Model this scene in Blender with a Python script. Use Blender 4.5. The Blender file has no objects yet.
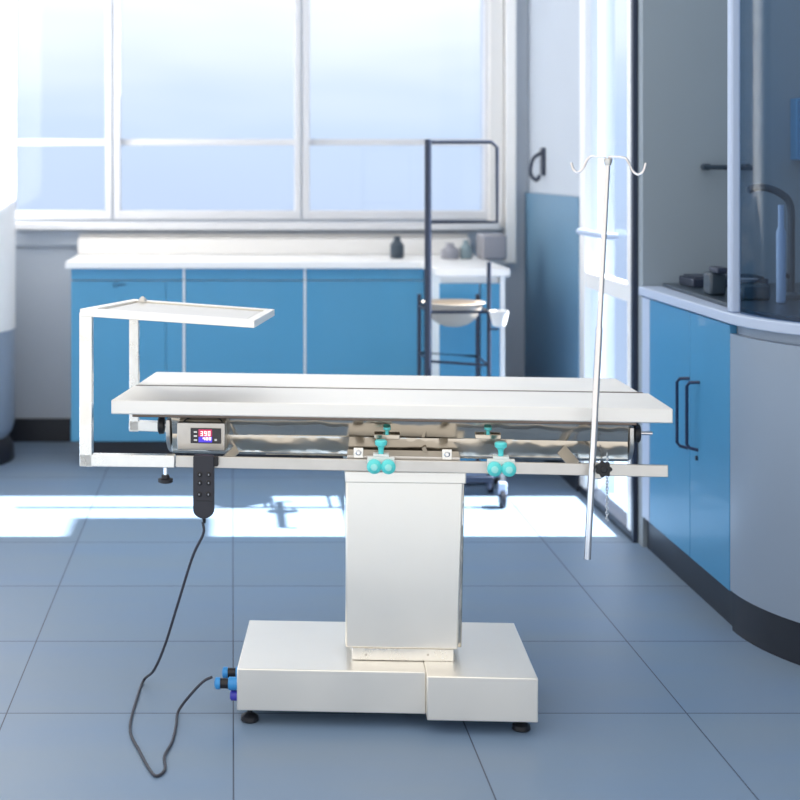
import bpy, bmesh, math, random
from mathutils import Vector, Matrix
random.seed(4)
PI = math.pi
C = bpy.context.scene.collection
S = bpy.context.scene

# ------------------------------------------------------------------ camera
F = 1500.0            # focal length in pixels of the 800 px frame
PX, PY, CH = 232.0, 165.0, 1.27     # vanishing point of the room, camera height
cam_d = bpy.data.cameras.new('camera'); cam = bpy.data.objects.new('camera', cam_d); C.objects.link(cam)
cam.location = (0, 0, CH); cam.rotation_euler = (PI/2, 0, 0)
cam_d.sensor_width = 36; cam_d.lens = 36*F/800
cam_d.shift_x = (400-PX)/800; cam_d.shift_y = -(400-PY)/800
cam_d.clip_start = 0.05; cam_d.clip_end = 200
cam_d.dof.use_dof = True; cam_d.dof.focus_distance = 3.55; cam_d.dof.aperture_fstop = 3.4
S.camera = cam

# ------------------------------------------------------------------ world: bright hazy sky, pale blue low down beyond the windows
w = bpy.data.worlds.new('sky'); S.world = w; w.use_nodes = True
nt = w.node_tree; nt.nodes.clear()
def N(t, typ, **kw):
    n = t.nodes.new(typ)
    for k, v in kw.items():
        if k == 'op': n.operation = v
        else: n.inputs[int(k[1:])].default_value = v
    return n
tc = nt.nodes.new('ShaderNodeTexCoord'); sep = nt.nodes.new('ShaderNodeSeparateXYZ')
nt.links.new(tc.outputs['Generated'], sep.inputs[0])
mp = nt.nodes.new('ShaderNodeMapRange'); mp.inputs[1].default_value = -0.06; mp.inputs[2].default_value = 0.14
nt.links.new(sep.outputs['Z'], mp.inputs[0])
noi = nt.nodes.new('ShaderNodeTexNoise'); noi.inputs['Scale'].default_value = 5; noi.inputs['Detail'].default_value = 2
mpg = nt.nodes.new('ShaderNodeMapping'); mpg.inputs['Scale'].default_value = (1, 1, 5)
nt.links.new(tc.outputs['Generated'], mpg.inputs[0]); nt.links.new(mpg.outputs[0], noi.inputs['Vector'])
na = N(nt, 'ShaderNodeMath', op='MULTIPLY_ADD', _1=0.35, _2=-0.17); nt.links.new(noi.outputs['Fac'], na.inputs[0])
ns = N(nt, 'ShaderNodeMath', op='ADD'); nt.links.new(mp.outputs[0], ns.inputs[0]); nt.links.new(na.outputs[0], ns.inputs[1])
ramp = nt.nodes.new('ShaderNodeValToRGB')
nt.links.new(ns.outputs[0], ramp.inputs[0])
e = ramp.color_ramp.elements
e[0].position = 0.0; e[0].color = (0.50, 0.61, 0.80, 1)
e[1].position = 1.0; e[1].color = (1.0, 1.02, 1.05, 1)
x = ramp.color_ramp.elements.new(0.45); x.color = (0.55, 0.67, 0.84, 1)
bg = nt.nodes.new('ShaderNodeBackground'); bg.inputs[1].default_value = 1.0
wo = nt.nodes.new('ShaderNodeOutputWorld')
mb = nt.nodes.new('ShaderNodeMapRange'); mb.inputs[1].default_value = -.1; mb.inputs[2].default_value = .7; nt.links.new(sep.outputs['Y'], mb.inputs[0])
wm = nt.nodes.new('ShaderNodeMix'); wm.data_type = 'RGBA'; wm.inputs['A'].default_value = (1.06, 1.03, .99, 1)
nt.links.new(mb.outputs[0], wm.inputs['Factor']); nt.links.new(ramp.outputs[0], wm.inputs['B'])
nt.links.new(wm.outputs['Result'], bg.inputs[0]); nt.links.new(bg.outputs[0], wo.inputs[0])

# ------------------------------------------------------------------ sun through the glazed side door
sd = bpy.data.lights.new('sun', 'SUN'); so = bpy.data.objects.new('sun', sd); C.objects.link(so)
sd.energy = 30; sd.angle = math.radians(0.6); sd.color = (1.0, 0.93, 0.84)
EL = math.radians(42)
so.location = (6, 5.4, 6); so.rotation_euler = Vector((-math.cos(EL), 0, -math.sin(EL))).to_track_quat('-Z', 'Y').to_euler()

vs = S.view_settings; vs.view_transform = 'Standard'; vs.look = 'None'; vs.exposure = 0.32; vs.gamma = 1.0; vs.use_curve_mapping = False

# ------------------------------------------------------------------ materials
def lin(c): return tuple(((v/255)/12.92 if v/255 <= .04045 else ((v/255+.055)/1.055)**2.4) for v in c) + (1,)
def mat(name, rgb, rough=.5, metal=0, noise=0, scale=6, stretch=(1, 1, 1), spec=.5, emit=None, es=1, rvar=0, coat=0):
    m = bpy.data.materials.new(name); m.use_nodes = True; t = m.node_tree; b = t.nodes['Principled BSDF']
    col = lin(rgb); b.inputs['Base Color'].default_value = col; b.inputs['Roughness'].default_value = rough
    b.inputs['Metallic'].default_value = metal; b.inputs['Specular IOR Level'].default_value = spec
    if coat: b.inputs['Coat Weight'].default_value = coat
    if emit: b.inputs['Emission Color'].default_value = lin(emit); b.inputs['Emission Strength'].default_value = es
    if noise or rvar:
        g = t.nodes.new('ShaderNodeTexCoord'); mp_ = t.nodes.new('ShaderNodeMapping'); mp_.inputs['Scale'].default_value = stretch
        n = t.nodes.new('ShaderNodeTexNoise'); n.inputs['Scale'].default_value = scale; n.inputs['Detail'].default_value = 4
        t.links.new(g.outputs['Object'], mp_.inputs[0]); t.links.new(mp_.outputs[0], n.inputs['Vector'])
        if noise:
            r = t.nodes.new('ShaderNodeMapRange'); r.inputs[1].default_value = .3; r.inputs[2].default_value = .7
            r.inputs[3].default_value = 1-noise; r.inputs[4].default_value = 1+noise
            t.links.new(n.outputs['Fac'], r.inputs[0])
            v = t.nodes.new('ShaderNodeVectorMath'); v.operation = 'SCALE'; v.inputs[0].default_value = col[:3]
            t.links.new(r.outputs[0], v.inputs['Scale']); t.links.new(v.outputs[0], b.inputs['Base Color'])
        if rvar:
            r = t.nodes.new('ShaderNodeMapRange'); r.inputs[1].default_value = .3; r.inputs[2].default_value = .7
            r.inputs[3].default_value = max(.03, rough-rvar); r.inputs[4].default_value = rough+rvar
            t.links.new(n.outputs['Fac'], r.inputs[0]); t.links.new(r.outputs[0], b.inputs['Roughness'])
    return m
M = {}
M['steel'] = mat('satin_steel', (250, 246, 238), .34, .72, .02, 5, (1, 1, 1), rvar=.05)
M['top'] = mat('brushed_top_steel', (250, 248, 244), .62, 1, .015, 5, (1, 1, 1), rvar=.04)
M['rail'] = mat('brushed_rail', (210, 206, 200), .38, 1, .05, 14)
M['polish'] = mat('polished_steel', (202, 195, 184), .14, 1, .12, 7, (1, 1, 3), rvar=.06)
def wavy(m, strength, scale):
    t = m.node_tree; n = t.nodes.new('ShaderNodeTexNoise'); n.inputs['Scale'].default_value = scale; n.inputs['Detail'].default_value = 2
    g = t.nodes.new('ShaderNodeTexCoord'); t.links.new(g.outputs['Object'], n.inputs['Vector'])
    b = t.nodes.new('ShaderNodeBump'); b.inputs['Strength'].default_value = strength; b.inputs['Distance'].default_value = .02
    t.links.new(n.outputs['Fac'], b.inputs['Height']); t.links.new(b.outputs['Normal'], t.nodes['Principled BSDF'].inputs['Normal'])
wavy(M['polish'], .35, 9)
M['worn'] = mat('worn_steel', (238, 237, 233), .3, 1, .10, 16, rvar=.1)
M['box'] = mat('control_box_steel', (205, 200, 193), .42, 1, .08, 18)
M['strip'] = mat('gap_shade', (112, 100, 92), .6, .5)  # brown tone standing for the shade in the panel gap
M['plate'] = mat('tray_steel', (226, 221, 212), .3, .8, .03, 8)
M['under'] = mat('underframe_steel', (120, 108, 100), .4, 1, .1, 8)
M['tube'] = mat('pole_steel', (232, 228, 228), .2, 1)
M['black'] = mat('black_plastic', (26, 27, 33), .45)
M['remote'] = mat('remote_plastic', (44, 45, 54), .5)
M['button'] = mat('button_rubber', (20, 20, 26), .35)
M['glint'] = mat('button_glint', (150, 155, 165), .4)  # pale speck painted as the glint on each remote button
M['rubber'] = mat('foot_rubber', (30, 32, 38), .3)
M['cable'] = mat('cable_rubber', (52, 54, 66), .45)
M['teal'] = mat('teal_plastic', (92, 222, 222), .3, coat=.4)
M['teal2'] = mat('pale_teal_plastic', (160, 236, 232), .3)
M['white_pl'] = mat('white_plastic', (238, 238, 236), .4)
M['plugblue'] = mat('blue_plug', (60, 150, 220), .35)
M['violet'] = mat('violet_plug', (70, 70, 190), .3)
M['screen'] = mat('display_glass', (50, 48, 54), .25)
M['lcdred'] = mat('lcd_red_zone', (120, 30, 60), .4, emit=(215, 60, 110), es=.5)
M['lcdblue'] = mat('lcd_blue_zone', (60, 50, 160), .4, emit=(80, 60, 215), es=.7)
M['digit'] = mat('digits', (255, 220, 210), .4, emit=(255, 190, 190), es=1.3)
M['digitb'] = mat('digits_violet', (230, 215, 255), .4, emit=(240, 215, 255), es=1.2)
M['chrome'] = mat('chrome', (225, 228, 232), .12, 1)
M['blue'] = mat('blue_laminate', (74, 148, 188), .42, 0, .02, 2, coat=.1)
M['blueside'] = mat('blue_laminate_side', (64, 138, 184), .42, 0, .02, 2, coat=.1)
M['white'] = mat('white_laminate', (240, 241, 242), .3)
M['toe'] = mat('dark_plinth', (30, 36, 48), .4)
M['grey_round'] = mat('grey_laminate', (140, 156, 176), .35, 0, .015, 2)
M['lilac'] = mat('pale_aluminium', (178, 194, 220), .45)
M['wall'] = mat('painted_wall', (184, 194, 207), .6, 0, .015, 3)
M['wallgrey'] = mat('grey_wall', (144, 157, 168), .6, 0, .03, 1.5)
M['wainscot'] = mat('blue_grey_wainscot', (98, 138, 168), .45, 0, .03, 2)
M['frame'] = mat('window_frame', (208, 211, 217), .5)
M['navy'] = mat('navy_handle', (22, 40, 78), .35)
M['ink'] = mat('ink', (24, 58, 92), .6)
M['darkmetal'] = mat('dark_metal', (46, 56, 76), .4, .3)
M['tan'] = mat('tan_plastic', (178, 168, 156), .5)
M['dark'] = mat('dark_stone', (52, 66, 80), .35)
M['greybox'] = mat('grey_box', (142, 144, 154), .5)
M['cream'] = mat('cream_plastic', (226, 226, 226), .4)
M['greenish'] = mat('grey_green', (120, 140, 150), .5)

def glass(name, tint, gl=.06):
    m = bpy.data.materials.new(name); m.use_nodes = True; t = m.node_tree; t.nodes.clear()
    o = t.nodes.new('ShaderNodeOutputMaterial'); mx = t.nodes.new('ShaderNodeMixShader'); mx.inputs[0].default_value = gl
    a = t.nodes.new('ShaderNodeBsdfTransparent'); a.inputs[0].default_value = tint
    g = t.nodes.new('ShaderNodeBsdfGlossy'); g.inputs['Roughness'].default_value = .03
    t.links.new(a.outputs[0], mx.inputs[1]); t.links.new(g.outputs[0], mx.inputs[2]); t.links.new(mx.outputs[0], o.inputs[0])
    return m
M['glass'] = glass('clear_glass', (.97, .98, 1, 1), .012)
M['doorglass'] = glass('door_glass', (.93, .96, 1, 1), .05)
M['tint'] = glass('smoked_glass', (.62, .72, .82, 1), .03)

def floor_mat():
    m = bpy.data.materials.new('floor_tiles'); m.use_nodes = True; t = m.node_tree; b = t.nodes['Principled BSDF']
    g = t.nodes.new('ShaderNodeTexCoord'); sp = t.nodes.new('ShaderNodeSeparateXYZ'); t.links.new(g.outputs['Object'], sp.inputs[0])
    masks = []; ids = []
    for ax, off in (('X', 0.003-.4), ('Y', 4.0-4.7)):
        a = N(t, 'ShaderNodeMath', op='SUBTRACT', _1=off); t.links.new(sp.outputs[ax], a.inputs[0])
        d = N(t, 'ShaderNodeMath', op='DIVIDE', _1=.525); t.links.new(a.outputs[0], d.inputs[0])
        fl = N(t, 'ShaderNodeMath', op='FLOOR'); t.links.new(d.outputs[0], fl.inputs[0]); ids.append(fl)
        pp = N(t, 'ShaderNodeMath', op='PINGPONG', _1=.5); t.links.new(d.outputs[0], pp.inputs[0])
        lt = N(t, 'ShaderNodeMath', op='LESS_THAN', _1=.0030 if ax == 'X' else .0042); t.links.new(pp.outputs[0], lt.inputs[0]); masks.append(lt)
    mx = N(t, 'ShaderNodeMath', op='MAXIMUM'); t.links.new(masks[0].outputs[0], mx.inputs[0]); t.links.new(masks[1].outputs[0], mx.inputs[1])
    cb = t.nodes.new('ShaderNodeCombineXYZ'); t.links.new(ids[0].outputs[0], cb.inputs[0]); t.links.new(ids[1].outputs[0], cb.inputs[1])
    wn = t.nodes.new('ShaderNodeTexWhiteNoise'); t.links.new(cb.outputs[0], wn.inputs['Vector'])
    mp_ = t.nodes.new('ShaderNodeMapping'); mp_.inputs['Scale'].default_value = (.8, 3.5, 1); t.links.new(g.outputs['Object'], mp_.inputs[0])
    no = t.nodes.new('ShaderNodeTexNoise'); no.inputs['Scale'].default_value = 1.6; no.inputs['Detail'].default_value = 5; t.links.new(mp_.outputs[0], no.inputs['Vector'])
    # blue tiles that run slightly greyer towards the right hand cabinets
    c1 = t.nodes.new('ShaderNodeMix'); c1.data_type = 'RGBA'
    c1.inputs['A'].default_value = lin((112, 140, 176)); c1.inputs['B'].default_value = lin((130, 146, 160))
    t.links.new(no.outputs['Fac'], c1.inputs['Factor'])
    v = N(t, 'ShaderNodeMath', op='MULTIPLY_ADD', _1=.05, _2=.975); t.links.new(wn.outputs['Value'], v.inputs[0])
    sc = t.nodes.new('ShaderNodeVectorMath'); sc.operation = 'SCALE'; t.links.new(c1.outputs['Result'], sc.inputs[0]); t.links.new(v.outputs[0], sc.inputs['Scale'])
    c2 = t.nodes.new('ShaderNodeMix'); c2.data_type = 'RGBA'; c2.inputs['B'].default_value = lin((52, 64, 86))
    t.links.new(mx.outputs[0], c2.inputs['Factor']); t.links.new(sc.outputs[0], c2.inputs['A'])
    t.links.new(c2.outputs['Result'], b.inputs['Base Color'])
    b.inputs['Roughness'].default_value = .42; b.inputs['Specular IOR Level'].default_value = .35
    return m
M['floor'] = floor_mat()

# ------------------------------------------------------------------ mesh helpers
ROOT = {}
I4 = Matrix.Identity(4)
class MB:
    def __init__(s, f=I4): s.bm = bmesh.new(); s.f = f
    def face_set(s, vs, fs):
        v = [s.bm.verts.new(s.f @ Vector(p)) for p in vs]
        for q in fs:
            try: s.bm.faces.new([v[i] for i in q])
            except ValueError: pass
        return s
    def box(s, x0, x1, y0, y1, z0, z1):
        return s.face_set([(x0,y0,z0),(x1,y0,z0),(x1,y1,z0),(x0,y1,z0),(x0,y0,z1),(x1,y0,z1),(x1,y1,z1),(x0,y1,z1)],
                   [(0,3,2,1),(4,5,6,7),(0,1,5,4),(1,2,6,5),(2,3,7,6),(3,0,4,7)])
    def hexa(s, lo, hi):       # lo, hi: four corners each, same winding
        return s.face_set(list(lo)+list(hi), [(0,3,2,1),(4,5,6,7),(0,1,5,4),(1,2,6,5),(2,3,7,6),(3,0,4,7)])
    def prism(s, pts, vec):
        n = len(pts); vec = Vector(vec); a = [Vector(p) for p in pts]; b = [p+vec for p in a]
        return s.face_set(a+b, [tuple(range(n))[::-1], tuple(range(n, 2*n))]+[(i, (i+1) % n, n+(i+1) % n, n+i) for i in range(n)])
    def beam(s, p, q, wd, ht, up=(0,0,1)):
        p, q = Vector(p), Vector(q); d = (q-p).normalized(); sd = d.cross(Vector(up)).normalized(); u = sd.cross(d)
        c = [sd*a*wd/2+u*b*ht/2 for a, b in ((-1,-1),(1,-1),(1,1),(-1,1))]
        return s.hexa([p+k for k in c], [q+k for k in c])
    def tube(s, pts, r, n=12, cap=True):
        P = [Vector(p) for p in pts]; R = r if isinstance(r, (list, tuple)) else [r]*len(P)
        T = [(P[min(i+1, len(P)-1)]-P[max(i-1, 0)]).normalized() for i in range(len(P))]
        ref = Vector((0,0,1)) if abs(T[0].z) < .9 else Vector((1,0,0)); nrm = T[0].cross(ref).normalized(); rings = []
        for i, p in enumerate(P):
            nrm = (nrm - T[i]*nrm.dot(T[i])).normalized(); bi = T[i].cross(nrm)
            rings.append([s.bm.verts.new(s.f @ (p+(nrm*math.cos(2*PI*k/n)+bi*math.sin(2*PI*k/n))*R[i])) for k in range(n)])
        for a, b in zip(rings, rings[1:]):
            for k in range(n): s.bm.faces.new((a[k], a[(k+1) % n], b[(k+1) % n], b[k]))
        if cap: s.bm.faces.new(rings[0][::-1]); s.bm.faces.new(rings[-1])
        return s
    def lathe(s, base, axis, prof, n=24):   # prof: (distance along axis, radius)
        b = Vector(base); a = Vector(axis).normalized()
        ref = Vector((0,0,1)) if abs(a.z) < .9 else Vector((1,0,0)); u = a.cross(ref).normalized(); v = a.cross(u)
        rings = [[s.bm.verts.new(s.f @ (b+a*h+(u*math.cos(2*PI*k/n)+v*math.sin(2*PI*k/n))*max(r, 1e-4))) for k in range(n)] for h, r in prof]
        for p, q in zip(rings, rings[1:]):
            for k in range(n): s.bm.faces.new((p[k], p[(k+1) % n], q[(k+1) % n], q[k]))
        s.bm.faces.new(rings[0][::-1]); s.bm.faces.new(rings[-1])
        return s
    def done(s, name, m, parent=None, bevel=0, seg=2, sub=0):
        bm = s.bm; bmesh.ops.recalc_face_normals(bm, faces=bm.faces)
        me = bpy.data.meshes.new(name); o = bpy.data.objects.new(name, me); C.objects.link(o)
        if parent is not None:
            Wm = ROOT[parent.name]; bm.transform(Wm.inverted()); o.parent = parent; ROOT[o.name] = Wm
        else:
            xs = [v.co for v in bm.verts]
            lo = Vector([min(c[i] for c in xs) for i in range(3)]); hi = Vector([max(c[i] for c in xs) for i in range(3)])
            org = Vector(((lo.x+hi.x)/2, (lo.y+hi.y)/2, lo.z))
            Wm = Matrix.Translation(org); bm.transform(Wm.inverted()); o.location = org; ROOT[o.name] = Wm
        for fc in bm.faces: fc.smooth = True
        for ed in bm.edges:
            if len(ed.link_faces) == 2 and ed.calc_face_angle(0) > math.radians(32): ed.smooth = False
        bm.to_mesh(me); bm.free(); me.materials.append(M[m])
        if bevel:
            b = o.modifiers.new('bevel', 'BEVEL'); b.width = bevel; b.segments = seg; b.limit_method = 'ANGLE'; b.angle_limit = math.radians(40); b.harden_normals = False
        return o
def thing(name, label, cat, loc, rz=0, group=None):
    o = bpy.data.objects.new(name, None); C.objects.link(o); o.empty_display_size = .1
    o.location = loc; o.rotation_euler = (0, 0, rz); o['label'] = label; o['category'] = cat
    if group: o['group'] = group
    ROOT[o.name] = Matrix.Translation(Vector(loc)) @ Matrix.Rotation(rz, 4, 'Z')
    return o
def tag(o, label, cat, group=None):
    o['label'] = label; o['category'] = cat
    if group: o['group'] = group
    return o
def struct(o): o['kind'] = 'structure'; return o
def lab(o, l): o['label'] = l; return o
def W(px, py, d): return Vector(((px-PX)*d/F, d, CH-(py-PY)*d/F))
def wx(px, d): return (px-PX)*d/F
def wz(py, d): return CH-(py-PY)*d/F
def spline(pts, n=8):
    P = [Vector(p) for p in pts]; P = [P[0]*2-P[1]]+P+[P[-1]*2-P[-2]]; out = []
    for i in range(1, len(P)-2):
        a, b, c, d = P[i-1:i+3]
        for k in range(n):
            t = k/n; out.append(.5*((2*b)+(c-a)*t+(2*a-5*b+4*c-d)*t*t+(3*b-a-3*c+d)*t*t*t))
    out.append(P[-2]); return out

# ================================================================== SETTING
XW = 1.36       # plane of the cabinet run, the side door and the rear side wall
YB = 6.90       # back wall
struct(MB().box(-3.2, 4.0, 1.2, 8.2, -.05, 0).done('floor', 'floor'))
# back wall with three window openings
SILL, TOPW = 1.02, 2.35
wins = [(12, 108), (118, 297), (307, 487)]
b = MB(); b.box(-3.2, wx(520, YB)+.3, YB, YB+.18, 0, SILL); b.box(-3.2, wx(520, YB)+.3, YB, YB+.18, TOPW, 3.2)
b.box(-3.2, wx(12, YB), YB, YB+.18, SILL, TOPW); b.box(wx(487, YB), XW+.3, YB, YB+.18, SILL, TOPW)
b.box(wx(108, YB), wx(118, YB), YB, YB+.18, SILL, TOPW); b.box(wx(297, YB), wx(307, YB), YB, YB+.18, SILL, TOPW)
struct(b.done('wall_back', 'wall'))
for i, (a, c) in enumerate(wins):
    x0, x1 = wx(a, YB), wx(c, YB); t = .018 if i < 2 else .02
    b = MB(); y0, y1 = YB-.012, YB+.06
    b.box(x0-t, x0+t*.6, y0, y1, SILL, TOPW); b.box(x1-t*.6, x1+t, y0, y1, SILL, TOPW)
    b.box(x0+t*.6, x1-t*.6, y0, y1, SILL, SILL+.04); b.box(x0+t*.6, x1-t*.6, y0, y1, TOPW-.04, TOPW)
    b.box(x0+t*.6, x1-t*.6, YB+.02, YB+.05, 1.36, 1.39)
    o = struct(b.done('window_%d' % (i+1), 'frame', bevel=.003))
    MB().box(x0+t*.6, x1-t*.6, YB+.03, YB+.036, SILL+.04, TOPW-.04).done('pane', 'glass', o)
# window sill ledge and the stepped trim below it
struct(MB().box(wx(12, 6.8), wx(500, 6.8), YB-.10, YB+.02, SILL-.045, SILL-.012).done('trim_1', 'frame', bevel=.004))
struct(MB().box(wx(12, 6.8), wx(500, 6.8), YB-.03, YB-.001, SILL-.12, SILL-.05).done('trim_2', 'wall', bevel=.003))
# right hand window casing
struct(MB().box(wx(488, YB), wx(502, YB), YB-.04, YB-.002, SILL-.04, 3.1).done('trim_3', 'cream', bevel=.004))
struct(MB().box(wx(503, YB), wx(514, YB), YB-.06, YB-.002, SILL-.2, 3.1).done('trim_4', 'white', bevel=.004))
struct(MB().box(-3.2, wx(70, 6.86), YB-.02, YB-.001, 0, .105).done('baseboard_back', 'toe', bevel=.003))

# side wall beyond the door, with wainscot
DY0, DY1 = 5.10, 5.80
b = MB(); b.box(XW, XW+.12, DY1, YB, 0, 3.2); b.box(XW, XW+.12, DY0-.03, DY1, 2.36, 3.2)
struct(b.done('wall_right', 'wall'))
struct(MB().box(XW-.015, XW-.001, DY1+.03, YB-.002, 0.10, 1.145).done('trim_5', 'wainscot', bevel=.003))
struct(MB().box(XW-.02, XW-.001, DY1+.03, YB-.002, 0, .10).done('baseboard_right', 'toe', bevel=.003))
# partition between the worktop and the door passage, with the outer wall
struct(MB().box(XW+.005, 3.6, 4.985, 5.07, 0, 3.2).done('wall_partition', 'wallgrey'))
struct(MB().box(2.02, 2.14, 1.6, 4.984, 0, 3.2).done('wall_side', 'wallgrey'))
# added unseen block: its shade cuts the step into the sunlit strip
struct(MB().box(2.40, 2.50, 5.071, 5.40, 2.31, 2.68).done('shade_block', 'wallgrey', bevel=.006))
# glazed side door standing in the wall plane
dr = struct(MB().box(XW-.01, XW+.05, DY0-.03, DY0+.03, 0, 2.35).box(XW-.01, XW+.05, DY1-.05, DY1+.03, 0, 2.35)
            .box(XW-.005, XW+.045, DY0+.03, DY1-.05, 2.27, 2.35).done('door_1', 'white', bevel=.004))
MB().box(XW+.015, XW+.023, DY0+.03, DY1-.05, .03, 2.27).done('pane', 'doorglass', dr)
MB().box(XW-.012, XW+.05, DY0-.029, DY1+.02, 0.0, .03).done('threshold', 'toe', dr, bevel=.003)
MB().box(XW-.012, XW+.003, DY0-.060, DY0-.0305, 0, 2.35).done('door_seal', 'darkmetal', dr)
MB().tube([(XW-.01, 5.25, 1.02), (XW-.05, 5.25, 1.02), (XW-.05, 5.66, 1.02), (XW-.01, 5.66, 1.02)], .012, 10).done('push_bar', 'lilac', dr)
MB().box(XW-.003, XW+.04, DY0+.031, DY1-.051, .80, .86).done('mid_rail', 'white', dr, bevel=.003)

# ================================================================== BACK CABINETS
YC = 6.35; ZB, ZT = .10, .832
cabs = [(71, 182.8), (185.2, 303.8), (306.2, 424)]
cl = ['blue base cabinet at the left end of the back run, with a scribbled signature',
      'blue base cabinet second from the left in the back run, between two pale seams',
      'blue base cabinet third from the left in the back run, beside the dark trolley']
for i, (a, c) in enumerate(cabs):
    x0, x1 = wx(a, YC), wx(c, YC); xm = (x0+x1)/2
    t = thing('base_cabinet', cl[i], 'cabinet', (xm, YC+.27, 0), 0, 'blue base cabinets under the windows')
    MB().box(x0-.001, x1+.001, YC+.022, YB-.022, ZB, ZT).done('carcass', 'white', t)
    MB().box(x0+(.035 if i == 0 else 0), x1, YC+.055, YC+.075, 0, ZB).box(x0+(.035 if i == 0 else 0), x0+(.035 if i == 0 else 0)+.02, YC+.076, YB-.03, 0, ZB).done('toe_kick', 'toe', t)
    MB().box(x0, x1, YC+.004, YC+.021, .783, ZT-.002).done('top_rail', 'blue', t, bevel=.001)
    if i > 0: MB().box(x0-.0095, x0-.0015, YC-.001, YC+.02, ZB, ZT-.002).done('edge_strip', 'white', t)
    dcut = [(x0, x0+(x1-x0)*.85-.0008), (x0+(x1-x0)*.85+.0008, x1)] if i == 0 else [(x0, x1)]
    for (u, v) in dcut:
        dd = MB().box(u, v, YC, YC+.021, ZB, .779).done('door', 'blue', t, bevel=.0012)
        if i == 0 and u == x0:
            sg = spline([W(p, q, YC-.0015) for p, q in ((117.5,281.2),(115.4,282.6),(113.6,285.0),(114.6,287.0),(117.2,286.4),(118.0,284.2),(119.0,285.8),(120.2,284.0),(121.2,285.4),(122.6,283.8),(123.6,285.0),(125.0,284.2),(126.2,284.8))], 6)
            MB().tube(sg, .0018, 6).done('signature', 'ink', dd)
# the last unit stands forward of the run
x0, x1 = wx(440, 5.92), wx(500, 5.92)
t = thing('base_cabinet', 'narrow blue base cabinet standing forward of the run, behind the dark trolley', 'cabinet', ((x0+x1)/2, 6.3, 0), 0, 'blue base cabinets under the windows')
MB().box(x0+.004, x1-.002, 5.942, YB-.022, .035, ZT).done('carcass', 'white', t)
xm = wx(480, 5.92)
MB().box(x0, xm-.003, 5.92, 5.941, .04, ZT-.03).done('door', 'blue', t, bevel=.001)
MB().box(xm+.003, x1, 5.92, 5.941, .04, ZT-.03).done('door', 'blue', t, bevel=.001)
MB().box(x0+.02, x1-.02, 5.97, 5.99, 0, .035).box(x0+.02, x0+.04, 5.991, 6.85, 0, .035).done('toe_kick', 'toe', t)
MB().box(x1+.001, x1+.02, 5.92, YB-.022, 0.0, ZT).done('end_panel', 'white', t, bevel=.001)
# worktop (L shaped at its right end)
xl = wx(66, YC); xr = x1+.035; xi = x0-.02
b = MB().prism([(xl, YC-.03, ZT+.001), (xi, YC-.03, ZT+.001), (xi, 5.89, ZT+.001), (xr, 5.89, ZT+.001), (xr, YB-.035, ZT+.001), (xl, YB-.035, ZT+.001)], (0, 0, .03))
tag(b.done('worktop', 'white', bevel=.003), 'long white worktop on the blue cabinets under the windows', 'worktop')
b = MB().box(wx(78, 6.8), wx(470, 6.8), YB-.115, YB-.05, ZT+.032, ZT+.105).box(wx(78, 6.8), wx(470, 6.8), YB-.05, YB-.035, ZT+.032, ZT+.125)
tag(b.done('ledge', 'cream', bevel=.004), 'low white stepped ledge along the rear of the window worktop', 'ledge')
b = MB().box(wx(483, 6.4), wx(508, 6.4), 6.42, 6.58, ZT+.032, wz(235, 6.4))
tag(b.done('storage_box', 'greybox', bevel=.01), 'small grey box at the right end of the window worktop', 'box')
def small(name, px, py0, py1, hw, d, m, l, c):
    z0 = ZT+.0315
    h = wz(py0, d)-z0; r = hw*d/F
    tag(MB().lathe((wx(px, d), d, z0), (0,0,1), [(0, r*.9), (h*.1, r), (h*.6, r), (h*.8, r*.5), (h, r*.45)], 18).done(name, m), l, c)
small('bottle', 397, 236, 0, 7, 6.55, 'dark', 'dark squat bottle on the window worktop, left of the trolley post', 'bottle')
small('jar', 450, 243, 0, 9, 6.5, 'greybox', 'pale grey jar on the window worktop left of the grey box', 'jar')
small('jar', 466, 240, 0, 6, 6.5, 'greenish', 'slim grey jar on the window worktop next to the grey box', 'jar')

# ================================================================== DARK TROLLEY
YT = 5.56
t = thing('trolley', 'dark metal frame trolley with castors in front of the blue cabinets', 'trolley', (wx(460, YT), YT+.12, 0))
xa, xb = wx(428, YT), wx(489, YT); yf, yr = YT, YT+.26; zt = wz(142, YT)
MB().tube([(xa, yf, .07), (xa, yf, zt+.01)], .013, 12).done('post', 'darkmetal', t)
MB().tube([(xb, yf, .07), (xb, yf, wz(262, YT))], .008, 12).done('post', 'darkmetal', t)
MB().tube([(xa, yr, .07), (xa, yr, wz(300, YT))], .008, 12).done('post', 'darkmetal', t)
MB().tube([(xb, yr, .07), (xb, yr, wz(300, YT))], .008, 12).done('post', 'darkmetal', t)
xh = wx(497, YT)
MB().tube([(xa, yf, zt), (xh-.02, yf, zt), (xh, yf, zt-.02), (xh, yf, wz(222, YT)), (xa, yf, wz(222, YT))], .007, 10).done('top_frame', 'darkmetal', t)
zc = wz(364, YT)
MB().tube([(xa, yf, zc+.01), (xb, yf, zc-.005), (xb, yr, zc-.005), (xa, yr, zc+.01), (xa, yf, zc+.01)], .005, 8).done('cross_bar', 'darkmetal', t)
zc = wz(312, YT)
MB().tube([(xa, yf, zc), (xb, yf, zc), (xb, yr, zc), (xa, yr, zc), (xa, yf, zc)], .006, 8).done('shelf_frame', 'darkmetal', t)
MB().box(xa-.01, xb+.012, yf-.012, yr+.012, .095, .118).done('base_frame', 'darkmetal', t, bevel=.003)
for (cx, cy) in ((xa, yf), (xb+.05, yf), (xa, yr), (xb+.05, yr)):
    o = MB().box(cx-.015, cx+.015, cy-.012, cy+.012, .05, .094).done('castor', 'lilac', t, bevel=.003)
    MB().lathe((cx-.011, cy, .034), (1, 0, 0), [(0, .028), (.003, .034), (.019, .034), (.022, .028)], 20).done('wheel', 'toe', o)
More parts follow.
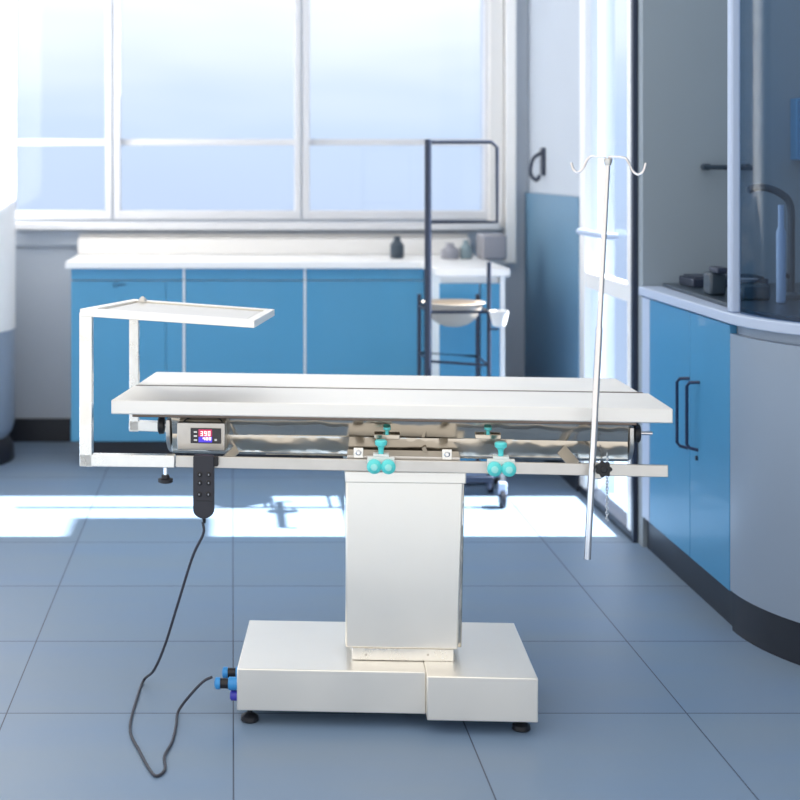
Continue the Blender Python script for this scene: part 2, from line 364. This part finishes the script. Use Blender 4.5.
# bowl on the shelf frame
zb = wz(312, YT)+.0065; cx = (xa+xb)/2; cy = YT+.13; r = .110; dz = .085
b = MB().lathe((cx, cy, zb+.012-dz), (0,0,1), [(0, .03), (.008, .055), (.03, .085), (.055, .10), (dz, r), (dz+.006, r+.012), (dz+.008, r+.01), (dz, r-.006), (.055, .094), (.012, .05), (.008, .02)], 32)
tag(b.done('bowl', 'tan'), 'shallow tan bowl hung in the frame of the dark trolley', 'bowl')
b = MB().lathe((wx(499, 5.5), 5.5, wz(327, 5.5)), (0,0,1), [(0, .012), (.006, .024), (.045, .034), (.06, .036), (.058, .030), (.01, .018)], 20)
cupm = b.done('cup', 'cream'); tag(cupm, 'small white cup at the right side of the dark trolley', 'cup')
b = MB().tube([(xb+.004, yf-.008, wz(328, 5.55)-.004), (wx(499, 5.5), yf-.045, wz(328, 5.5)-.006)], .004, 8)
b.done('cup_arm', 'darkmetal', t)

# wall hook by the window
b = MB().lathe((wx(529, 6.55), 6.55, 0), (0,0,1), [(0, .001)], 6) if False else None
t = thing('wall_hook', 'small dark hook on the pale wall right of the windows', 'hook', (XW-.02, 6.55, wz(176, 6.55)))
z0, z1 = wz(180, 6.6), wz(148, 6.6)
MB().box(XW-.014, XW-.001, 6.50, 6.56, z0+.02, z1).done('plate', 'darkmetal', t, bevel=.003)
MB().tube(spline([(XW-.014, 6.53, z1-.02), (XW-.05, 6.53, z1-.05), (XW-.06, 6.53, z0+.03), (XW-.035, 6.53, z0), (XW-.02, 6.53, z0+.02)]), .008, 10).done('hook', 'darkmetal', t)

# ================================================================== LEFT COLUMN ON ROUND PLINTH
cx, cy, r = -1.283, 6.49, .34
t = thing('round_column', 'white round column on a grey cylindrical plinth at the left edge', 'column', (cx, cy, 0))
zc = wz(328, 6.5)
MB().lathe((cx, cy, zc), (0,0,1), [(0, r+.002), (.002, r+.004), (2.4, r+.004)], 64).done('shaft', 'white', t)
MB().lathe((cx, cy, .10), (0,0,1), [(0, r-.03), (.02, r-.012), (.06, r), (zc-.101, r)], 64).done('plinth', 'grey_round', t)
MB().lathe((cx, cy, 0), (0,0,1), [(0, r+.0), (.06, r-.005), (.099, r-.03)], 64).done('foot_ring', 'toe', t)

# ================================================================== RIGHT CABINETS
Y0, Y1 = 4.10, 4.975
XF = XW
t = thing('base_cabinet', 'tall fronted blue double door cabinet receding along the right side', 'cabinet', (XF+.3, (Y0+Y1)/2, 0))
MB().box(XF+.022, XF+.6, Y0+.002, Y1-.002, .10, .838).done('carcass', 'white', t)
MB().box(XF+.018, XF+.04, Y0, Y1, 0, .099).done('toe_kick', 'toe', t)
ym = 4.455
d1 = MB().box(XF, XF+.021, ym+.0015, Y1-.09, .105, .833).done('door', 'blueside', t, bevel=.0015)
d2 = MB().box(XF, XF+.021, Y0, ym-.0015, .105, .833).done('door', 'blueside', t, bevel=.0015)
lab(MB().box(XF-.001, XF+.021, Y1-.087, Y1, .105, .833).done('lit_strip', 'lilac', t, bevel=.003), 'pale blue strip for light reflected on the cabinet front')  # pale colour stands in for light reflected on the far end
for dd, px0 in ((d1, 686), (d2, 696)):
    yy = XF*F/(px0-PX)
    za, zb_ = wz(378 if px0 == 686 else 382, yy), wz(445 if px0 == 686 else 447, yy)
    MB().tube([(XF+.001, yy-.035, za+.004), (XF-.022, yy-.012, za), (XF-.027, yy, za-.012), (XF-.027, yy, zb_+.008), (XF-.020, yy-.006, zb_-.002), (XF+.001, yy-.02, zb_-.006)], .0048, 10).done('handle', 'navy', dd)
    if px0 == 696:
        MB().lathe((XF+.001, yy-.012, zb_-.03), (-1, 0, 0), [(0, .007), (.006, .007), (.007, .005)], 14).done('lock', 'darkmetal', dd)
# rounded grey end cabinet
RX, RY, CX, CY = .60, .60, XF+.60, 4.095
def arc(rx, ry, n=28, a0=0, a1=PI/2, z=0): return [(CX-rx*math.cos(a0+(a1-a0)*i/n), CY-ry*math.sin(a0+(a1-a0)*i/n), z) for i in range(n+1)]
t = thing('curved_counter', 'grey counter end with rounded front and black plinth at the right edge', 'counter', (CX-.2, CY-.2, 0))
MB().prism([(CX, CY, .11)]+arc(RX, RY, z=.11), (0, 0, .70)).done('curved_panel', 'grey_round', t)
MB().prism([(CX, CY, .0)]+arc(RX-.006, RY-.006, z=.0), (0, 0, .109)).done('plinth', 'toe', t)
MB().prism([(CX, CY, .8105)]+arc(RX-.02, RY-.02, z=.8105), (0, 0, .027)).done('shadow_gap', 'grey_round', t)
# worktop of the right run with rounded end
a = arc(RX+.012, RY+.012, z=.8385)
b = MB().prism([(CX, Y1+.001, .8385), (XF-.012, Y1+.001, .8385)]+a, (0, 0, .03))
tag(b.done('worktop', 'lilac', bevel=.004), 'pale blue edged worktop with rounded end above the right cabinets', 'worktop')
ZW = .869
a = arc(RX-.03, RY-.03, z=ZW)
b = MB().prism([(CX-.02, Y1-.03, ZW), (XF+.06, Y1-.03, ZW)]+[p for p in a], (0, 0, .012))
tag(b.done('work_surface', 'dark', bevel=.002), 'dark stone slab inset on the right worktop', 'slab')
ZS = ZW+.0125
# glass screen with post
t = thing('glass_screen', 'smoked glass screen with pale post on the curved right counter', 'screen', (XF+.02, Y0, .8685))
MB().box(XF-.005, XF+.022, Y0-.03, Y0+.008, .8687, 3.1).done('post', 'lilac', t, bevel=.006)
a1 = arc(RX-.012, RY-.012, z=.8687, a0=.07, n=24); a2 = arc(RX-.018, RY-.018, z=.8687, a0=.07, n=24)
MB().prism(a1+a2[::-1], (0, 0, 2.2)).done('curved_pane', 'tint', t)
# things on the right worktop
x0 = wx(706, 4.5); x1 = wx(722, 4.5)
t = thing('soap_dispenser', 'dark boxy dispenser on the right worktop beside the pale post', 'dispenser', ((x0+x1)/2, 4.5, ZS))
MB().box(x0, x1, 4.46, 4.53, ZS, wz(272, 4.5)).done('body', 'dark', t, bevel=.008)
MB().box(x0+.008, x1-.008, 4.42, 4.50, wz(272, 4.5)+.0005, wz(266, 4.5)).done('spout', 'darkmetal', t, bevel=.004)
tag(MB().box(XF+.10, XF+.34, 4.75, 4.9, ZS, ZS+.028).box(XF+.11, XF+.33, 4.76, 4.89, ZS+.0281, ZS+.034).done('tray', 'darkmetal', bevel=.004), 'low dark tray on the right worktop by the grey wall', 'tray')
# towel bar on the partition
y = 4.94; zc = wz(167, y)
t = thing('towel_bar', 'short dark bar fixed on the grey wall above the right worktop', 'bar', (wx(728, y), 4.96, zc))
MB().tube([(wx(703, y), y, zc), (wx(752, y), y, zc-.003)], .008, 10).done('bar', 'dark', t)
for p in (708, 748): MB().tube([(wx(p, y), y, zc), (wx(p, y), 4.984, zc)], .011, 10).done('bracket', 'dark', t)
# faucet
y = 4.35
t = thing('faucet', 'tall dark arched tap at the right edge behind the smoked glass', 'tap', (wx(792, y), y, ZS))
MB().tube(spline([(wx(791, y), y, ZS+.02), (wx(791, y), y, wz(240, y)), (wx(790, y), y, wz(205, y)), (wx(778, y), y, wz(192, y)), (wx(760, y), y, wz(187, y)), (wx(748, y), y, wz(190, y))]), .011, 12).done('spout', 'dark', t)
MB().lathe((wx(791, y), y, ZS), (0,0,1), [(0, .026), (.012, .026), (.02, .016)], 20).done('base', 'dark', t)
MB().tube([(wx(791, y), y, ZS+.06), (wx(782, y), y-.01, ZS+.075)], .006, 10).done('lever', 'darkmetal', t)
y = 4.22
tag(MB().lathe((wx(781, y), y, ZS), (0,0,1), [(0, .010), (.004, .013), (.20, .013), (.215, .008), (wz(205, y)-ZS, .008)], 20).done('tube_bottle', 'lilac'), 'tall slim pale tube standing beside the dark arched tap', 'bottle')
y = 4.30
b = MB().box(wx(742, y), wx(771, y), y, y+.09, ZS, ZS+.045)
tag(b.done('basin', 'dark', bevel=.008), 'dark low basin block behind the smoked glass', 'basin')
tag(MB().lathe((wx(752, y), y+.045, ZS+.0455), (0,0,1), [(0, .018), (.008, .03), (.014, .034), (.012, .026)], 20).done('soap_dish', 'greybox'), 'small pale soap dish on the dark basin block', 'dish')
y = 4.93
t = thing('wall_cabinet', 'blue wall cabinet on the grey partition at the right edge', 'cabinet', (wx(810, y), 4.9, wz(160, y)))
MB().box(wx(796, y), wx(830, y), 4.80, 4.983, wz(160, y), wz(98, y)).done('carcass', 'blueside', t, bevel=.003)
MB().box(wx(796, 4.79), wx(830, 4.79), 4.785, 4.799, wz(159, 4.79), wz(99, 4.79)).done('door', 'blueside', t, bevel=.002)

# ================================================================== OPERATING TABLE
TH = math.radians(5.7); OX, OY = -.283, 3.51
def frame(ox, oy, th): return Matrix.Translation((ox, oy, 0)) @ Matrix.Rotation(-th, 4, 'Z')
FT = frame(OX, OY, TH); TB = math.radians(3.2); FB = frame(.011, 3.40, TB)
def loc(px, py, w, ox=OX, oy=OY, th=TH):     # pixel on the vertical plane w (local depth) -> local u, w, z
    k = (px-PX)/F; c, s = math.cos(th), math.sin(th)
    u = (k*(oy+w*c)-ox-w*s)/(c+k*s); Y = oy-u*s+w*c
    return Vector((u, w, CH-(py-PY)*Y/F))
L = lambda px, py, w: loc(px, py, w)
B_ = lambda px, py, w: loc(px, py, w, .011, 3.40, TB)
ctr = FB @ Vector((.33, .17, 0))
T = thing('operating_table', 'stainless steel operating table with two top panels on a boxy pedestal', 'operating table', (ctr.x, ctr.y, 0), -TH)
LEN = 1.284; ZT0 = .72; SL = .022; TK = .033
def zz(wv): return ZT0-SL*wv/.59
def top_panel(w0, w1, taper0, taper1, l):
    hi = [(taper0[0], w0, zz(w0)), (LEN-taper0[1], w0, zz(w0)), (LEN-taper1[1], w1, zz(w1)), (taper1[0], w1, zz(w1))]
    lo = [(p[0], p[1], p[2]-TK) for p in hi]
    return lab(MB(FT).hexa(lo, hi).done('top_panel', 'top', T, bevel=.0025), l)
top_panel(0, .310, (0, 0), (.002, .0), 'front top panel')
top_panel(.342, .66, (.005, .020), (.006, .026), 'rear top panel')
MB(FT).box(.004, LEN-.010, .3105, .3415, .680, zz(.33)-.0015).done('gap_filler', 'strip', T)  # dark filler added so the slit between the panels reads as shade
# under frame
b = MB(FT); b.box(.045, LEN-.075, .03, .05, .676, ZT0-TK-.003); b.box(.10, LEN-.10, .40, .46, .655, .681)
for u in (.12, .42, .78, 1.15): b.box(u, u+.03, .0501, .399, .675, .6825)
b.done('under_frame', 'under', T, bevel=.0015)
# trough drum under the top
w0 = .085
a = L(172, 420, w0).x; c = L(628, 420, w0).x
prof = [(.066, .672), (.074, .634), (.077, .630), (.078, .588), (.084, .583), (.22, .583), (.30, .60), (.35, .635), (.36, .668)]
MB(FT).prism([(a, y, z) for y, z in prof], (c-a, 0, 0)).done('drum', 'polish', T, bevel=.002)
b = MB(FT)
for u in (a-.012, c+.001):
    pts = []
    for i in range(17):
        an = PI+PI*i/16; pts.append((u, .215+.15*math.cos(an), .628+.062*math.sin(an)))
    pts += [(u, .365, .665), (u, .065, .665)]
    MB(FT).prism(pts, (.010, 0, 0)).done('end_plate', 'rail', T, bevel=.0015)
for px, py, sgn in ((166, 425, -1), (632, 433, 1)):
    p = L(px, py, .085)
    o = MB(FT).tube([(p.x-sgn*.006, p.y, p.z), (p.x+sgn*(.006 if sgn < 0 else .046), p.y, p.z)], .0045, 12).done('axle', 'tube', T)
    k = MB(FT)
    st = p.x+sgn*.003
    k.lathe((st, p.y, p.z), (sgn, 0, 0), [(0, .016), (.002, .021), (.012, .022), (.015, .018)], 24)
    k.done('knob', 'black', o)
# brackets behind: struts to the rail
RW = -.022                                    # rail plane
def strut(p, q, wd=.014, m='rail'): MB(FT).beam(p, q, wd, .006, (0, 1, 0)).done('strut', m, T, bevel=.001)
strut(L(238, 448, .09), L(224, 461, -.008), .02)
strut(L(560, 448, .09), L(576, 466, -.008), .026)
strut(L(424, 448, .07), L(429, 462, -.008), .01)
p = L(175.5, 461, RW); q = L(668, 470.5, RW)
MB(FT).box(p.x, q.x, RW-.004, RW+.004, .5705, .5975).done('side_rail', 'rail', T, bevel=.0015)
# clamp reflections in the polished drum, built as small solid bars and knobs
for px in (387, 488):
    p = L(px, 436, .07); MB(FT).box(p.x-.030, p.x+.030, .066, .077, p.z-.007, p.z+.004).done('clamp_reflection', 'polish', T, bevel=.0015)
    q = L(px, 430, .066); MB(FT).lathe((q.x, q.y, p.z+.0042), (0, 0, 1), [(0, .004), (.008, .004), (.012, .009), (.017, .009)], 14).done('knob_reflection', 'teal', T)
# chain
b = MB(FT); p = L(607, 455, .03); n = 22
for i in range(n):
    zc = p.z-.007*i
    ring = [(p.x+(.0028*math.cos(k*PI/5) if i % 2 else 0), p.y+(0 if i % 2 else .0028*math.cos(k*PI/5)), zc+.0052*math.sin(k*PI/5)) for k in range(11)]
    b.tube(ring, .0011, 6, cap=False)
b.done('chain', 'chrome', T)
# column
c0 = B_(345, 480, .062); c1 = B_(466, 480, .062)
zc0, zc1 = .1300, .566
MB(FB).hexa([(c0.x+.006, .085, zc0+.028), (c1.x-.008, .085, zc0+.028), (c1.x-.008, .29, zc0+.028), (c0.x+.006, .29, zc0+.028)],
            [(c0.x+.001, .085, .54), (c1.x-.001, .085, .54), (c1.x-.001, .29, .54), (c0.x+.001, .29, .54)]).done('inner_sleeve', 'polish', T, bevel=.002)
MB(FB).hexa([(c0.x+.001, .062, zc0+.030), (c1.x-.018, .062, zc0+.030), (c1.x-.018, .0845, zc0+.030), (c0.x+.001, .0845, zc0+.030)],
            [(c0.x+.002, .062, .545), (c1.x-.006, .062, .545), (c1.x-.006, .0845, .545), (c0.x+.002, .0845, .545)]).done('column_front', 'steel', T, bevel=.004)
MB(FB).box(c0.x, c1.x, .056, .30, .541, .568).done('column_cap', 'steel', T, bevel=.0025)
s0 = B_(352, 655, .07); s1 = B_(454, 655, .07)
MB(FB).box(s0.x, s1.x, .072, .28, zc0-.0005, zc0+.0275).done('column_skirt', 'worn', T, bevel=.0015)
for px in (366, 428):
    p = B_(px, 655, .0715); MB(FB).lathe((p.x, p.y, p.z), (0, -1, 0), [(0, .0028), (.0015, .0022)], 10).done('rivet', 'rail', T)
MB(FT).box(L(347, 460, .0).x, L(460, 460, .0).x, -.012, .06, .5685, .604).done('mount_plate', 'rail', T, bevel=.0015)
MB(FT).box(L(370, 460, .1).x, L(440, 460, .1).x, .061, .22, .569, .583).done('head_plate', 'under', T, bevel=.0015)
for px in (358.5, 447):
    p = L(px, 455, -.016); o = MB(FT).box(p.x-.011, p.x+.011, -.017, -.0125, .5985, .622).done('bracket', 'steel', T, bevel=.001)
    MB(FT).lathe((p.x, -.0171, .612), (0, -1, 0), [(0, .007), (.003, .007), (.004, .005), (.006, .004)], 16).done('bolt', 'chrome', o)
# base
MB(FB).hexa([(0, 0, .0335), (.426, 0, .0335), (.426, .365, .0335), (.012, .365, .0335)], [(0, 0, .1285), (.426, 0, .1285), (.426, .365, .1285), (.012, .365, .1285)]).done('base_box', 'steel', T, bevel=.0025)
MB(FB).box(.4265, .672, -.030, .375, .0305, .1255+.004).done('base_cover', 'steel', T, bevel=.0025)
for u, v in ((.028, .03), (.640, .01), (.028, .33), (.640, .34)):
    o = MB(FB).lathe((u, v, 0), (0,0,1), [(0, .018), (.003, .021), (.012, .020), (.018, .012), (.020, .006), (.036, .006)], 24).done('foot', 'rubber', T)
    
# control box
p = L(177, 422.5, .03); q = L(225, 451, .03)
o = MB(FT).box(p.x, q.x, .03, .0775, q.z, p.z).done('control_box', 'box', T, bevel=.002)
p = L(190.5, 428, .027); q = L(221, 443.8, .027)
s = MB(FT).box(p.x, q.x, .0265, .0298, q.z, p.z).done('display', 'screen', o, bevel=.0008)
# parts of the display sit one level up so that the depth stays thing > part > sub-part
def plate(name, x0, y0, x1, y1, m, w=.0258):
    a, b_ = L(x0, y0, w), L(x1, y1, w); return MB(FT).box(a.x, b_.x, w, w+.0006, b_.z, a.z).done(name, m, o)
plate('display_zone', 198.5, 429.3, 212, 436.6, 'lcdred'); plate('display_zone', 198.5, 436.8, 212, 442.5, 'lcdblue')
SEG = {'3': 'abgcd', '9': 'abcdfg', '0': 'abcdef', '4': 'fgbc'}
def digit(b, ch, x, y, wd, ht, th, w=.0251):
    segs = {'a': (x, y, x+wd, y+th), 'd': (x, y+ht-th, x+wd, y+ht), 'g': (x, y+ht/2-th/2, x+wd, y+ht/2+th/2),
            'f': (x, y, x+th, y+ht/2), 'e': (x, y+ht/2, x+th, y+ht), 'b': (x+wd-th, y, x+wd, y+ht/2), 'c': (x+wd-th, y+ht/2, x+wd, y+ht)}
    for k in SEG[ch]:
        a = segs[k]; p, q = L(a[0], a[1], w), L(a[2], a[3], w); b.box(p.x, q.x, w, w+.0006, q.z, p.z)
b = MB(FT)
for i, ch in enumerate('390'): digit(b, ch, 200.4+i*3.7, 431.2, 2.5, 4.8, .75)
b.done('display_digits', 'digit', o)
b = MB(FT)
for i, ch in enumerate('400'): digit(b, ch, 202.8+i*3.0, 437.3, 2.2, 2.9, .75)
b.done('display_digits', 'digitb', o)
for y_ in (431.2, 435.2, 439.3): plate('key_mark', 193.8, y_, 197.0, y_+1.6, 'cream')
plate('key_mark', 214.5, 439, 216.8, 441, 'cream')
MB(FT).tube(spline([L(182, 422.5, .05), L(190, 417.5, .045), L(205, 415.5, .045), L(218, 418, .045), L(224, 424, .06)]), .0018, 8).done('box_wire', 'black', T)

# instrument clamps on the rail
for i, (px, l) in enumerate(((381, 'white clamp with teal knobs on the side rail directly above the pedestal'),
                             (501, 'white clamp with teal knobs on the side rail right of the pedestal'))):
    y0 = 458 if i == 0 else 460
    p = L(px, y0+8, RW-.012); bp = FT @ Vector((p.x, p.y, p.z-.016))
    t = thing('rail_clamp', l, 'clamp', bp, -TH, 'teal knobbed clamps on the side rail')
    MB(FT).box(p.x-.031, p.x+.031, RW-.016, RW-.0045, .575, .606).done('body', 'white_pl', t, bevel=.002)
    MB(FT).box(p.x-.018, p.x+.018, RW-.016, RW+.010, .6063, .612).done('top_lip', 'white_pl', t, bevel=.001)
    for dx in (-.0155, .0165):
        k = MB(FT).lathe((p.x+dx, RW-.0162, .586), (0, -1, 0), [(0, .012), (.003, .0165), (.012, .0165), (.016, .013), (.018, .008)], 28).done('face_knob', 'teal', t)
        MB(FT).lathe((p.x+dx, RW-.0343, .586), (0, -1, 0), [(0, .008), (.003, .0075), (.004, .005)], 20).done('knob_cap', 'teal2', k)
    MB(FT).lathe((p.x, RW-.006, .6123), (0,0,1), [(0, .0062), (.010, .0062), (.016, .008), (.020, .0135), (.028, .0142), (.031, .011)], 24).done('top_knob', 'teal', t)

# remote control hung from the rail
w = -.045
p = L(193, 455.5, w); q = L(213.8, 519, w); hw = (q.x-p.x)/2; mx_ = (p.x+q.x)/2
t = thing('remote_control', 'black six button hand remote hanging under the control box', 'remote', FT @ Vector((mx_, w, q.z)), -TH)
pts = [(p.x+.003, w, p.z), (p.x, w, p.z-.003)]
for i in range(13):
    an = PI+PI*i/12; pts.append((mx_+hw*math.cos(an), w, q.z+hw*.8+hw*.8*math.sin(an)))
pts += [(q.x, w, p.z-.003), (q.x-.003, w, p.z)]
MB(FT).prism(pts, (0, .018, 0)).done('body', 'remote', t, bevel=.003)
for x_, y_ in ((199.7, 474.5), (208.7, 474.5), (199.7, 482.8), (208.7, 482.8), (199.2, 494.3), (208.4, 494.3)):
    a = L(x_, y_, w); k = MB(FT).lathe((a.x, w+.0005, a.z), (0, -1, 0), [(0, .0062), (.0015, .006), (.0025, .0045)], 18).done('button', 'button', t)
    MB(FT).box(a.x-.0012, a.x+.0012, w-.0026, w-.002, a.z-.0018, a.z+.0018).done('button_glint', 'glint', k)
a, c_ = L(196.5, 500.3, w-.0006), L(212, 501.5, w-.0006); MB(FT).box(a.x, c_.x, w-.0006, w+.001, c_.z, a.z).done('groove', 'button', t)
a, c_ = L(213, 458, w), L(218, 467, w); MB(FT).box(a.x-.006, c_.x, w+.0185, w+.0187+.0, c_.z, a.z) if False else None
MB(FT).box(q.x-.008, q.x+.009, w+.004, RW-.0045, c_.z, a.z+.002).done('hanger', 'black', t, bevel=.002)
MB(FT).tube([Vector((mx_, w+.009, q.z+.002)), Vector((mx_+.001, w+.009, q.z-.012))], [.005, .003], 12).done('strain_relief', 'button', t)

# cable: from the remote down to the floor, round and up to the plug on the base
d0 = (FT @ Vector((mx_, w+.009, q.z))).y
px_ = [(202.8, 522, d0), (203.2, 534, d0), (192.5, 557, d0+.02), (177.5, 605, d0+.06), (165, 645, d0+.10), (154, 670, d0+.13)]
cp = [W(*a) for a in px_]
zf = .0035
for a, c_ in ((144, 681.5), (137, 698), (130, 729), (140, 752), (150, 770), (157, 776), (165, 769), (164.5, 756), (172, 742), (176, 726)):
    d = F*(CH-zf)/(c_-PY); cp.append(W(a, c_, d))
cp[6] = cp[6]+Vector((0, 0, .004))
cp += [W(178.5, 711, 3.47), W(192, 693, 3.46), W(204, 681, 3.455), W(212, 677, 3.45)]
t_end = cp[-1]
tag(MB().tube(spline(cp, 8), .0032, 10).done('cable', 'cable'), 'thin dark cable looping over the floor from remote to base', 'cable')
# plugs in the base
for i, (wv, zc, u1, l) in enumerate(((.045, .079, -.052, 'blue and black plug in the pedestal base, nearer one holding the cable'),
                                     (.105, .083, -.038, 'blue and black plug in the pedestal base, further one without cable'))):
    t = thing('connector_plug', l, 'plug', FB @ Vector((u1/2, wv, zc-.014)), -TB, 'blue plugs in the left end of the base')
    R_ = .0135
    e0 = u1+.018
    MB(FB).lathe((e0-.02, wv, zc), (1, 0, 0), [(0, R_*.5), (.003, R_), (.013, R_), (.0135, R_*.86)], 20).done('cap', 'plugblue', t)
    MB(FB).lathe((e0-.0064, wv, zc), (1, 0, 0), [(0, R_*.85), (.018, R_*.85)], 20).done('grip', 'black', t)
    MB(FB).lathe((e0+.0118, wv, zc), (1, 0, 0), [(0, R_*.9), (.002, R_*1.1), (-e0-.0125, R_*1.1)], 20).done('collar', 'plugblue', t)
tag(MB(FB).lathe((-.018, .05, .0505), (1, 0, 0), [(0, .009), (.003, .012), (.0174, .012)], 20).done('power_socket', 'violet'), 'small violet socket below the blue plugs on the base', 'socket')

# instrument tray frame clamped to the left end of the rail
wn, wf = -.022, .43
NL, NR = L(86, 308.5, wn), L(252, 319.8, wn-.01)
FL, FR = L(134, 299.5, wf), L(271, 309.5, wf-.03)
base = L(165, 466, RW)
t = thing('instrument_tray', 'white steel overhanging tray frame bolted to the left end of the rail', 'instrument tray', FT @ Vector((NL.x+.03, .1, .54)), -TH)
def P(px, py, wv): return L(px, py, wv)
MB(FT).beam(P(86.5, 312, wn), P(86.5, 466, wn), .030, .022, (0, 1, 0)).done('upright', 'worn', t, bevel=.0015)
MB(FT).beam(P(134.5, 306, wf), P(134.5, 431, wf), .025, .022, (0, 1, 0)).done('upright', 'worn', t, bevel=.0015)
MB(FT).beam(P(80.5, 459.5, wn+.0), P(175, 460.8, wn), .022, .0285, (0, 0, 1)).done('lower_arm', 'worn', t, bevel=.0015)
MB(FT).beam(P(129.5, 425, wf), P(176, 427, wf), .022, .026, (0, 0, 1)).done('lower_arm', 'worn', t, bevel=.0015)
# top frame: four bars
dz = Vector((0, 0, .008)); hh = .016
def bar(a, b_, wd=.026): return MB(FT).beam(a, b_, wd, hh, (0, 0, 1))
A, Bc, Cc, D = NL, NR, FR, FL
b = MB(FT)
def quad(a, c_, d, e_, th, m, name):
    hi = [a, c_, d, e_]; lo = [Vector(p)-Vector((0, 0, th)) for p in hi]
    return MB(FT).hexa(lo, hi)
def mixp(u, v): return A*(1-u)*(1-v)+Bc*u*(1-v)+Cc*u*v+D*(1-u)*v
E = 0.0
rim = [(-.02, -.05, 1.02, .06), (-.02, .94, 1.02, 1.05), (-.02, .06, .04, .94), (.965, .06, 1.02, .94)]
for (u0, v0, u1, v1) in rim:
    hi = [mixp(u0, v0), mixp(u1, v0), mixp(u1, v1), mixp(u0, v1)]; lo = [p-Vector((0, 0, .017)) for p in hi]
    MB(FT).hexa(lo, hi).done('frame_bar', 'steel', t, bevel=.001)
hi = [mixp(.06, .09), mixp(.945, .09), mixp(.945, .91), mixp(.06, .91)]; lo = [p-Vector((0, 0, .008)) for p in hi]
lo = [p-Vector((0, 0, .002)) for p in lo]; hi = [p-Vector((0, 0, .004)) for p in hi]
MB(FT).hexa(lo, hi).done('tray_plate', 'plate', t, bevel=.002)
hi = [mixp(.041, .061), mixp(.964, .061), mixp(.964, .939), mixp(.041, .939)]; lo = [p-Vector((0, 0, .0165)) for p in hi]; hi = [p-Vector((0, 0, .0125)) for p in hi]
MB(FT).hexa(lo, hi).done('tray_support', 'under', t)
p = mixp(.10, .88); MB(FT).lathe((p.x, p.y, p.z+.001), (0,0,1), [(0, .012), (.006, .009), (.012, .003)], 16).done('tray_stud', 'rail', t)
p = P(165.5, 467.5, wn)
MB(FT).tube([(p.x, wn, p.z+.004), (p.x, wn, p.z-.022)], .0045, 10).done('screw', 'chrome', t)
MB(FT).lathe((p.x, wn, p.z-.035), (0,0,1), [(0, .014), (.002, .0175), (.009, .0175), (.011, .010), (.018, .009)], 24).done('locking_knob', 'black', t)

# IV pole in its clamp
wp = -.052
pb = L(587.3, 559, wp); pt = L(608, 160, wp); md = L(599, 330, wp)
t = thing('iv_pole', 'slim steel IV pole with two curled hooks clamped to the right of the table', 'iv pole', FT @ pb, -TH)
# straight rod in two telescoping diameters
dirv = (pt-pb); mid = pb+dirv*.58
MB(FT).tube([pb, mid], .0078, 16).done('lower_tube', 'tube', t)
MB(FT).tube([mid-dirv*.01, mid+dirv*.003, pt], [.0082, .0060, .0056], 16).done('upper_tube', 'tube', t)
MB(FT).lathe(pt-Vector((0, 0, .012)), (0,0,1), [(0, .0065), (.010, .0095), (.014, .0095), (.016, .006)], 16).done('top_cap', 'rail', t)
def hk(pp): return spline([L(a, c_, wp) for a, c_ in pp], 8)
MB(FT).tube(hk([(606, 157), (598, 157), (591, 156.6), (587, 160), (583, 168), (578, 172.2), (573.5, 169.5), (571.2, 162.5)]), .0030, 10).done('hook', 'tube', t)
MB(FT).tube(hk([(608, 157), (617, 157), (625, 158), (629, 163), (633, 171), (638.5, 174.5), (643.5, 171), (646, 163)]), .0030, 10).done('hook', 'tube', t)
p = L(596, 472, RW-.012)
o = MB(FT).box(p.x-.016, p.x+.012, RW-.022, RW-.0045, .567, .602).done('clamp', 'rail', t, bevel=.002)
pk = L(604, 469.5, wp-.016)
k = MB(FT); pts = []
for i in range(56):
    an = 2*PI*i/56; r = .0168+.0022*math.cos(7*an); pts.append((pk.x+r*math.cos(an), pk.y, pk.z+r*math.sin(an)))
k.prism(pts, (0, .010, 0)); k.lathe((pk.x, pk.y, pk.z), (0, -1, 0), [(0, .008), (.004, .007)], 16)
k.done('star_knob', 'black', t, bevel=.0015)
MB(FT).tube([(pk.x, pk.y+.0105, pk.z), (pk.x, RW-.005, pk.z)], .005, 10).done('clamp_screw', 'chrome', t)
